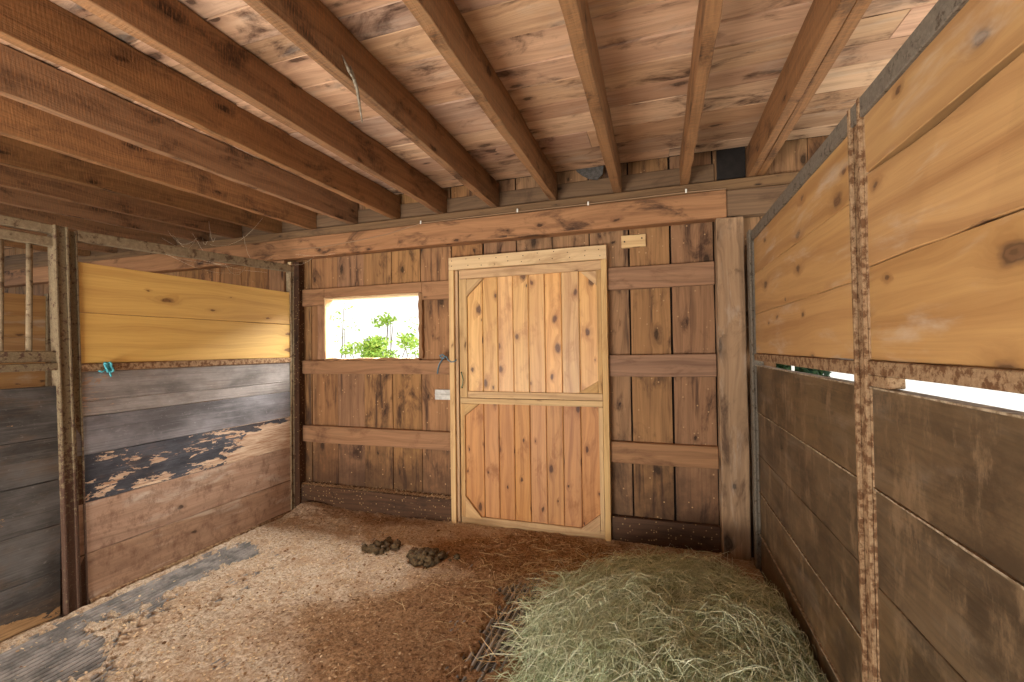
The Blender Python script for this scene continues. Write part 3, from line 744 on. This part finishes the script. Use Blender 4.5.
for (z0, z1, r) in ((1.398, 1.648, .33), (1.650, 1.904, .52), (1.906, 2.130, .71)):
    rplank(1.66, 3.21, z0, z1, 'honey', 'honey pine panel board beyond the pole', r)
rplank(-1.6, 1.59, 1.401, 1.678, 'honey', 'honey pine panel board nearest the camera, lowest', .17)
m = MB(); m.board((XR, -1.6, 1.681), (XR+.032, 1.59, 1.958), 'y', jit=.003, rnd=.84, seg=.12, skew=lambda P, t: [P[0], P[1], P[2]-(.012+.012*math.sin(t*23))*(P[2] > 1.8)*(1 if t > .78 else .35)])
lab(m.build('board', M['honey'], rp, .003), 'honey pine panel board with big knots')
rplank(-1.6, 1.59, 1.960, 2.130, 'honey', 'top honey pine panel board', .45)
m = MB(); m.board((XR+.034, -1.6, 1.40), (XR+.042, 3.434, 2.12), 'y', jit=0); lab(m.build('backing', M['sill'], rp), 'dark backing added behind the panel boards to stop light leaks')  # unseen board added so light cannot leak past the panels
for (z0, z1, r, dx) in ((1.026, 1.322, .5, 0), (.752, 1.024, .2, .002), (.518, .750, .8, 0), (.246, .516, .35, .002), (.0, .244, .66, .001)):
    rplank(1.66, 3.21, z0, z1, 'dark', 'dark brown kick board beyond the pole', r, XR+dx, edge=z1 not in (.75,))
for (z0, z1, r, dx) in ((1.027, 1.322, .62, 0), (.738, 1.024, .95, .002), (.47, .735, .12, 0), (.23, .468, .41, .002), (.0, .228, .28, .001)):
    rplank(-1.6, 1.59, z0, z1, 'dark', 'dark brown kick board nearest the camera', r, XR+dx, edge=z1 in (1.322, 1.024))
m = MB(); m.board((XR+.036, -1.6, .0), (XR+.044, 3.434, 1.30), 'y', jit=0); lab(m.build('backing', M['sill'], rp), 'dark backing added behind the kick boards to stop light leaks')  # unseen board, run to the back wall to stop a sun leak

# ------------------------------------------------------------------ small things on wall, beam and rails
bl = thing('wood_block', 'small pale wooden block nailed high on the wall right of the door', 'block', (-.157, 3.42, 2.19))
MB().board((-.246, 3.415, 2.188), (-.070, 3.438, 2.283), 'x', jit=.001, rnd=.3).build('block', M['casing'], bl, .003)
for x, z in ((-.222, 2.235), (-.098, 2.252)):
    MB().prism([(x+.006*math.cos(t), z+.006*math.sin(t)) for t in np.linspace(0, 5.6, 8)], 'y', 3.411, 3.4148).build('nail_head', M['nail'], bl)
m = MB(); m.board((-1.822, 3.425, 1.022), (-1.652, 3.438, 1.108), 'x', jit=.001); m.board((-1.822, 3.420, 1.060), (-1.652, 3.4248, 1.070), 'x', jit=.0005)
tag(m.build('grey_plate', M['strip'], None, .002), 'pale grey plate fixed to the wall at the left of the door casing', 'plate')
def wig(p, q, n=8, a=.006):
    p, q = Vector(p), Vector(q)
    return [p.lerp(q, i/n)+Vector((random.uniform(-a, a), random.uniform(-a, a)*.4, random.uniform(-a, a))) for i in range(n+1)]
m = MB(); m.tube([(-1.778, 3.392, 1.245), (-1.770, 3.388, 1.29), (-1.755, 3.386, 1.33), (-1.725, 3.384, 1.368), (-1.70, 3.380, 1.392), (-1.678, 3.372, 1.385), (-1.66, 3.356, 1.362), (-1.63, 3.354, 1.345), (-1.60, 3.354, 1.350), (-1.585, 3.362, 1.365)], .0055, 8)
m.tube([(-1.70, 3.38, 1.392), (-1.72, 3.374, 1.408), (-1.745, 3.376, 1.40), (-1.735, 3.382, 1.378), (-1.70, 3.374, 1.38)], .0065, 8)
tag(m.build('twine', M['twine_grey'], None), 'grey blue twine looped round the left door casing beside the window', 'twine')
m = MB(); pts = []
for i in range(34):
    t = i/33*6*math.pi; pts.append((XL+.028+.008*math.sin(t*1.3), 1.785+.013*math.cos(t)+.012*math.sin(t*.37), 1.372+.028*math.sin(t*.9)))
m.tube(pts, .0062, 7)
m.tube([(XL+.02, 1.74, 1.352), (XL+.024, 1.755, 1.345), (XL+.028, 1.775, 1.36)], .005, 7)
m.tube([(XL+.026, 1.79, 1.36), (XL+.03, 1.795, 1.33), (XL+.03, 1.80, 1.315)], .005, 7)
tag(m.build('twine', M['twine'], None), 'bright turquoise twine knotted on the rail of the left partition', 'twine')
cb = thing('electric_cable', 'thin dusty cable clipped along the top edge of the long beam', 'cable', (-1.2, 3.33, 2.51))
cp = [(-3.25, 3.314, 2.405), (-2.9, 3.316, 2.400), (-2.5, 3.314, 2.425), (-2.2, 3.314, 2.455), (-2.0, 3.314, 2.49), (-1.87, 3.314, 2.516), (-1.4, 3.314, 2.518), (-1.02, 3.314, 2.520), (-.47, 3.314, 2.518), (.2, 3.314, 2.522), (.46, 3.314, 2.515)]
MB().tube(cp, .004, 6).build('wire', M['cable'], cb)
for x, z in ((-1.877, 2.522), (-1.024, 2.528), (-.473, 2.520), (.206, 2.530)):
    MB().board((x-.006, 3.307, z-.014), (x+.006, 3.3135, z+.014), 'z', jit=0).build('clip', M['white'], cb, .002)
m = MB()
m.tube([(-1.205, 1.50, 2.66), (-1.195, 1.515, 2.625), (-1.19, 1.53, 2.60)], [.002, .006, .007], 6)
m.tube([(-1.20, 1.545, 2.64), (-1.19, 1.55, 2.60), (-1.185, 1.57, 2.55), (-1.183, 1.585, 2.48), (-1.18, 1.595, 2.42)], [.003, .008, .007, .005, .002], 6)
m.tube([(-1.19, 1.53, 2.60), (-1.185, 1.545, 2.588), (-1.19, 1.55, 2.60)], .006, 6)
tag(m.build('metal_strap', M['galv'], None), 'bent metal strap dangling from the side of a joist', 'strap')
# nails dotted over the girts' ends are left to the material; cobwebs in the left corner
m = MB()
def web(p, q, sag, n=9, r=.0008):
    p, q = Vector(p), Vector(q)
    m.tube([p.lerp(q, i/n)+Vector((random.uniform(-.004, .004), 0, -sag*4*(i/n)*(1-i/n)+random.uniform(-.004, .004))) for i in range(n+1)], r, 4)
for i in range(6):
    web((random.uniform(-4.3, -3.1), random.uniform(2.6, 3.25), random.uniform(2.48, 2.59)), (random.uniform(-3.6, -3.17), random.uniform(2.4, 3.22), random.uniform(2.2, 2.40)), random.uniform(.02, .10))
for i in range(6):
    web((XL, random.uniform(1.9, 3.1), 2.13), (XL-random.uniform(.2, .7), random.uniform(2.4, 3.3), random.uniform(2.1, 2.4)), random.uniform(.03, .1))
web((-3.2, 3.315, 2.36), (-2.75, 3.315, 2.33), .02); web((-3.24, 3.3, 2.26), (-3.0, 3.33, 2.32), .03)
tag(m.build('cobweb', M['web'], None), 'dusty cobweb strands strung over the far end of the yellow partition', 'cobweb', kind='stuff')

# ------------------------------------------------------------------ floor covering
# ribbed rubber mat (ribs run towards the back wall)
m = MB(); m.board((-3.13, -.9, -.0115), (.585, 3.36, -.003), 'y', jit=0)
mat_root = thing('rubber_mat', 'ribbed grey rubber mat showing through the sawdust', 'mat', (-1.3, 1.2, -.011))
m.build('sheet', M['rubber_dark'], mat_root)
V = []; F = []; x = -3.12; pit = .034
while x < .575:
    k = len(V)
    for yy in (-.88, 3.35):
        for (dx, dz) in ((0, -.004), (.003, .007), (.0135, .007), (.0165, -.004)): V.append((x+dx+1.3, yy-1.2, dz+.011))
    for q in range(3): F.append((k+q, k+q+1, k+q+5, k+q+4))
    x += pit
ribs = raw_mesh('ribs', V, F, M['rubber'], parent=mat_root); ribs['kind'] = 'stuff'

def fbm(x, y, s, o=4, seed=0.0):
    return mnoise.fractal((x*s+seed, y*s+seed*.7, seed*1.3), 1.0, 2.0, o, noise_basis='PERLIN_ORIGINAL')
def sm(x, a, b):
    t = min(1, max(0, (x-a)/(b-a))); return t*t*(3-2*t)
def bare(x, y):
    """how far the mat shows through: strip along the left partition, patches, and a strip by the hay"""
    n = fbm(x, y, 3.2, 5, 4.0)*.55+fbm(x, y, 16.0, 3, 8.0)*.42+fbm(x, y, 48.0, 2, 3.0)*.25
    edge = -2.74 + .48*sm(1.75-y, 0, .6) - .10*sm(y, 2.0, 2.6)     # right border of the bare strip
    a = sm(edge - x + n*.8, -.06, .08) * sm(2.62-y+n*.35, -.05, .08)
    a *= sm(x+3.08+n*.1, -.04, .03)
    d2 = math.hypot((x+2.86)/.20, (y-2.45)/.22); c = sm(1.0-d2+n*.9, -.05, .25)
    e = math.hypot((x+.76)/.16, (y-2.15)/.55); d = sm(1.0-e+n*1.1, .0, .3)
    return max(a, c*.9, d)
def damp(x, y):
    n = fbm(x, y, 2.2, 4, 9.0)
    a = math.exp(-(((x+1.05)/.75)**2+((y-2.05)/.62)**2))*1.25
    b = math.exp(-(((x+.75)/.9)**2+((y-2.95)/.40)**2))*1.3
    c = math.exp(-(((x+2.2)/1.0)**2+((y-3.28)/.16)**2))*.7
    return min(1, max(0, max(a, b, c)+n*.35))
def dust_h(x, y):
    b = bare(x, y)
    h = .016+.010*fbm(x, y, 5.0, 3, 1.0)+.007*fbm(x, y, 17.0, 3, 2.0)
    h += .008*max(0, fbm(x, y, 34.0, 2, 7.0))
    h += .05*math.exp(-(((x+3.02)/.22)**2+((y-3.30)/.12)**2))      # drift in the back left corner
    return h*(1-b) - .004*b - .012*sm(b, .5, 1)
x0, x1, y0, y1 = -3.13, .59, -.4, 3.385
nx = 330; ys = np.concatenate([np.linspace(y0, 1.1, 30, endpoint=False), np.linspace(1.1, y1, 230)])
xs = np.linspace(x0, x1, nx); ny = len(ys)
V = np.zeros((ny*nx, 3)); D = np.zeros(ny*nx)
i = 0
for yy in ys:
    for xx in xs:
        V[i] = (xx, yy, dust_h(xx, yy)); D[i] = damp(xx, yy); i += 1
J, I = np.meshgrid(np.arange(ny-1), np.arange(nx-1), indexing='ij'); k = (J*nx+I).ravel()
F = np.stack([k, k+1, k+nx+1, k+nx], 1)
tag(raw_mesh('sawdust_bedding', V, F, M['sawdust'], smooth=True, attrs={'damp': D}), 'tan sawdust bedding spread over the stall floor', 'sawdust', kind='stuff')

# shavings and crumbs lying on the bedding
V = []; F = []; R_ = []
cnt = 0
while cnt < 16000:
    x = random.uniform(-3.1, .5); yy = 1.1+2.25*random.random()**1.3
    b = bare(x, yy)
    if b > .5 and random.random() > .07: continue
    dm = damp(x, yy); z = max(dust_h(x, yy), .005)+.001
    s = random.uniform(.002, .0065); a = random.uniform(0, 6.28); asp = random.uniform(.3, 1)
    k = len(V); ca, sa = math.cos(a), math.sin(a); tz = random.uniform(-.6, .6)*s
    for (p, q) in ((-1, -asp), (1, -asp), (1, asp), (-1, asp)):
        V.append((x+s*(p*ca-q*sa), yy+s*(p*sa+q*ca), z+s*.4+tz*p+random.uniform(0, .0015)))
    F.append((k, k+1, k+2, k+3)); R_.append(min(1, max(0, random.gauss(.62-.42*dm, .22)))); cnt += 1
tag(raw_mesh('shavings', V, F, M['flake'], R_), 'wood shavings and crumbs scattered over the bedding', 'shavings', kind='stuff')

V = []; F = []; R_ = []
for _ in range(420):
    x = random.uniform(-2.9, .1); yy = 1.2+2.0*random.random()**1.2
    if bare(x, yy) > .6: continue
    z = dust_h(x, yy); s = random.uniform(.004, .0075) if random.random() < .85 else random.uniform(.009, .016)
    k = len(V); c = random.uniform(0, .25)
    for (p, q, t) in ((1, 0, 0), (0, 1, 0), (-1, 0, 0), (0, -1, 0), (.2, .1, 1.1), (-.1, .1, -.6)):
        V.append((x+s*(p+random.uniform(-.3, .3)), yy+s*(q+random.uniform(-.3, .3)), z+s*.3+s*t*.7))
    for f in ((0, 1, 4), (1, 2, 4), (2, 3, 4), (3, 0, 4)):
        F.append((k+f[0], k+f[1], k+f[2])); R_.append(c)
tag(raw_mesh('dark_crumbs', V, F, M['flake'], R_), 'dark crumbs of dirt scattered over the pale bedding', 'crumbs', kind='stuff')

# horse droppings
def clods(mbx, cx, cy, n, rx, ry, hh, smin, smax, seed):
    rr = random.Random(seed)
    for i in range(n):
        a = rr.uniform(0, 6.28); q = math.sqrt(rr.random())
        x = cx+rx*q*math.cos(a); yy = cy+ry*q*math.sin(a)
        s = rr.uniform(smin, smax)
        z = dust_h(x, yy)+s*.6+hh*(1-q*q)*rr.random()
        # lumpy ball
        base = len(mbx.v); nu, nv = 10, 7; sx, sy, sz = rr.uniform(.85, 1.25), rr.uniform(.85, 1.2), rr.uniform(.65, .9); rot = rr.uniform(0, 3.14)
        mbx.v.append((x, yy, z-s*sz))
        for j in range(1, nv):
            th = math.pi*j/nv
            for k in range(nu):
                ph = 2*math.pi*k/nu+rot
                d = Vector((math.sin(th)*math.cos(ph), math.sin(th)*math.sin(ph), -math.cos(th)))
                l = s*(1+.42*mnoise.noise(d*2.2+Vector((i*3.1, seed, 0)))+.14*mnoise.noise(d*6.0+Vector((i*1.7, seed, 3))))
                mbx.v.append((x+d.x*l*sx, yy+d.y*l*sy, z+d.z*l*sz))
        mbx.v.append((x, yy, z+s*sz)); top = len(mbx.v)-1
        for k in range(nu):
            k2 = (k+1) % nu
            mbx.face((base, base+1+k2, base+1+k), [(0, 0)]*3, rr.random(), 0, True)
            for j in range(nv-2):
                p = base+1+j*nu
                mbx.face((p+k, p+k2, p+nu+k2, p+nu+k), [(0, 0)]*4, rr.random(), 0, True)
            p = base+1+(nv-2)*nu
            mbx.face((p+k, p+k2, top), [(0, 0)]*3, rr.random(), 0, True)
m = MB(); clods(m, -1.53, 2.73, 80, .135, .095, .055, .013, .030, 3); clods(m, -1.52, 2.73, 40, .165, .12, .004, .005, .010, 13)
tag(m.build('manure_pile', M['manure'], None), 'larger darker heap of horse droppings on the floor, the right one', 'manure', 'heaps of droppings', 'stuff')
m = MB(); clods(m, -1.91, 2.80, 34, .105, .105, .026, .011, .027, 5); clods(m, -1.92, 2.80, 36, .14, .13, .003, .004, .009, 15)
tag(m.build('manure_pile', M['manure'], None), 'looser heap of horse droppings on the floor, left of the bigger heap', 'manure', 'heaps of droppings', 'stuff')
m = MB(); clods(m, -2.035, 2.735, 1, .001, .001, 0, .026, .028, 8)
tag(m.build('dropping', M['manure'], None), 'single dropping lying just left of the two manure heaps', 'manure')
m = MB(); clods(m, -1.335, 2.80, 1, .001, .001, 0, .022, .024, 9)
tag(m.build('dropping', M['manure'], None), 'single dropping lying just right of the two manure heaps', 'manure')

# ------------------------------------------------------------------ hay
HX, HY, HRX, HRY, HH = .07, 2.14, .70, .98, .155
def hay_h(x, y):
    """height of the heap: lies against the right partition"""
    n = fbm(x, y, 2.6, 3, 6.0)
    dx = (x-HX)/HRX; dy = (y-HY)/HRY
    dxr = dx*.75 if x > HX else dx
    r = max(0.0, math.sqrt(dxr*dxr+dy*dy)+n*.16)
    if r >= 1: return 0.0
    return HH*(1-r**1.8)*(1+.25*n)*(1+.22*fbm(x, y, 5.5, 2, 12.0))*(1-.32*math.exp(-(((x-.12)/.16)**2+((y-2.35)/.16)**2)))+.01
nx2, ny2 = 80, 110
xs = np.linspace(-.85, .585, nx2); ys2 = np.linspace(.7, 3.34, ny2)
V = np.zeros((nx2*ny2, 3)); i = 0
for yy in ys2:
    for xx in xs:
        h = hay_h(xx, yy); V[i] = (xx, yy, h-.02 if h > 0 else -.02); i += 1
J, I = np.meshgrid(np.arange(ny2-1), np.arange(nx2-1), indexing='ij'); k = (J*nx2+I).ravel()
F = np.stack([k, k+1, k+nx2+1, k+nx2], 1)
hay_root = thing('hay_pile', 'heap of loose pale green hay on the floor against the right partition', 'hay', (0, 0, 0))
hay_root['kind'] = 'stuff'
core = raw_mesh('hay_core', V, F, M['haycore'], smooth=True, parent=hay_root)

def strands(count, sampler, lmin, lmax, width, colour, lift=.03, curl=.5, xmax=.578, ymax=3.372):
    VV = []; FF = []; RR = []
    for _ in range(count):
        x, yy, a, hfun = sampler()
        L = random.uniform(lmin, lmax); segs = 4
        w = width*random.uniform(.6, 1.4)
        bend = random.gauss(0, curl); tilt = random.gauss(0, .22)
        c = colour(x, yy); up0 = random.random()**2*lift
        px, py = x, yy; pts = []
        for s in range(segs+1):
            t = s/segs
            h = hfun(px, py)
            pts.append((px, py, max(h, .004)+up0+lift*.5*random.random()*(t*(1-t)*4)+tilt*L*(t-.5)*.5))
            px = min(max(px+L/segs*math.cos(a), -3.0), xmax); py = min(py+L/segs*math.sin(a), ymax); a += bend/segs
        nx_, ny_ = -math.sin(a), math.cos(a)
        kz = random.uniform(-.8, .8)
        k = len(VV)
        for s, p in enumerate(pts):
            ww = w*(.5 if s in (0, segs) else 1)
            VV.append((p[0]-nx_*ww, min(p[1]-ny_*ww, ymax+.003), max(p[2]-kz*ww, .002))); VV.append((min(p[0]+nx_*ww, xmax+.002), min(p[1]+ny_*ww, ymax+.003), max(p[2]+kz*ww, .003)))
        for s in range(segs):
            FF.append((k+2*s, k+2*s+1, k+2*s+3, k+2*s+2)); RR.append(c)
    return VV, FF, RR
def heap_sample():
    while True:
        x = random.uniform(-.85, .58); yy = random.uniform(1.2, 3.2)
        h = hay_h(x, yy)
        if h > 0 and random.random() < .35+h*3: break
    return x, yy, random.uniform(0, 6.283), hay_h
VV, FF, RR = strands(26000, heap_sample, .07, .22, .0011, lambda x, y: min(1, max(0, random.gauss(.38+.15*fbm(x, y, 3, 2, 3.0), .2))), .05, .35)
V3, F3, R3 = strands(14000, heap_sample, .08, .26, .0010, lambda x, y: min(1, max(0, random.gauss(.78, .16))), .085, .16)
FF = FF + [tuple(q+len(VV) for q in f) for f in F3]; VV = VV + V3; RR = RR + R3
raw_mesh('hay_stalks', VV, FF, M['hay'], RR, parent=hay_root)['kind'] = 'stuff'
def loose_sample():
    while True:
        x = random.gauss(-.40, .40); yy = random.gauss(2.72, .40)
        if -2.0 < x < .55 and 1.2 < yy < 3.33: break
    return x, yy, random.uniform(0, 6.283), lambda a, b: max(dust_h(a, b), hay_h(a, b), .006)
VV, FF, RR = strands(3400, loose_sample, .05, .20, .0010, lambda x, y: random.random(), .006, .5)
V2, F2, R2 = strands(260, lambda: (random.uniform(-2.6, .3), random.uniform(1.3, 3.3), random.uniform(0, 6.28), lambda a, b: max(dust_h(a, b), .006)), .03, .10, .0009, lambda x, y: random.random(), .004, .6)
F2 = [tuple(q+len(VV) for q in f) for f in F2]
tag(raw_mesh('loose_hay', VV+V2, FF+F2, M['straw'], RR+R2), 'loose hay stalks strewn over the floor between door and heap', 'hay', kind='stuff')

# ------------------------------------------------------------------ outside, seen through window and gap
def foliage(name, label, centre, rad, n, size, mat, stems, group=None, cat='bush', seed=1):
    rr = random.Random(seed)
    root = thing(name, label, cat, (centre[0], centre[1], -.12), group)
    V = []; F = []; R_ = []
    blobs = [(rr.gauss(0, .45), rr.gauss(0, .4), rr.gauss(0, .45)) for _ in range(9)]
    for i in range(n):
        bq = rr.choice(blobs)
        d = Vector((rr.gauss(0, 1), rr.gauss(0, 1), rr.gauss(0, 1))).normalized()*rr.random()**.5*.45
        p = Vector((centre[0]+rad[0]*(bq[0]+d.x), centre[1]+rad[1]*(bq[1]+d.y), max(.05, centre[2]+rad[2]*(bq[2]+d.z))))
        s = size*rr.uniform(.6, 1.3)
        t = Vector((rr.gauss(0, 1), rr.gauss(0, 1), rr.gauss(-.4, .6))).normalized(); q = t.orthogonal().normalized()
        q.rotate(Matrix.Rotation(rr.uniform(0, 6.28), 3, t))
        nn = t.cross(q)
        p -= Vector((centre[0], centre[1], -.12))
        k = len(V)
        for w in (p-t*s, p+q*s*.42+nn*s*.08, p+t*s, p-q*s*.42+nn*s*.08): V.append(tuple(w))
        F.append((k, k+1, k+2, k+3)); R_.append(rr.random())
    o = raw_mesh('foliage', V, F, M[mat], R_, parent=root); o['kind'] = 'stuff'
    m = MB()
    for i in range(stems):
        bq = blobs[i % len(blobs)]
        e = (centre[0]+rad[0]*bq[0], centre[1]+rad[1]*bq[1], max(.3, centre[2]+rad[2]*bq[2]))
        c0 = (centre[0]+rr.uniform(-.1, .1), centre[1]+rr.uniform(-.1, .1), -.12)
        mid = tuple((a_+b_)/2+rr.uniform(-.08, .08) for a_, b_ in zip(c0, e))
        m.tube([c0, mid, e], [.02, .013, .005], 6)
    m.build('stem', M['bark'], root)
    return root
foliage('leafy_bush', 'bright green bush low in the middle of the window view', (-5.0, 7.3, 1.55), (.6, .4, .34), 1100, .055, 'leaf', 7, 'bushes outside the window', seed=2)
foliage('leafy_bush', 'thin leafy sprig higher in the window view', (-5.15, 7.6, 2.08), (.24, .25, .2), 160, .05, 'leaf', 4, 'bushes outside the window', seed=3)
foliage('leafy_bush', 'sparse pale bush at the right of the window view', (-4.75, 8.2, 1.5), (.45, .4, .5), 150, .05, 'leaf', 5, 'bushes outside the window', seed=5)
foliage('leafy_bush', 'sparse pale bush at the left of the window view', (-6.3, 7.6, 1.9), (.4, .4, .5), 90, .045, 'leaf', 5, 'bushes outside the window', seed=6)
foliage('hedge', 'dark green hedge seen through the slot above the kick boards', (3.45, 14.5, .9), (1.15, .9, 1.3), 6000, .14, 'darkleaf', 9, cat='hedge', seed=8)
m = MB(); m.tube([(2.88, 11.5, -.12), (2.88, 11.5, .7), (2.88, 11.5, 1.35)], .03, 12)
tag(m.build('white_post', M['white'], None), 'white post outside in front of the dark hedge', 'post')
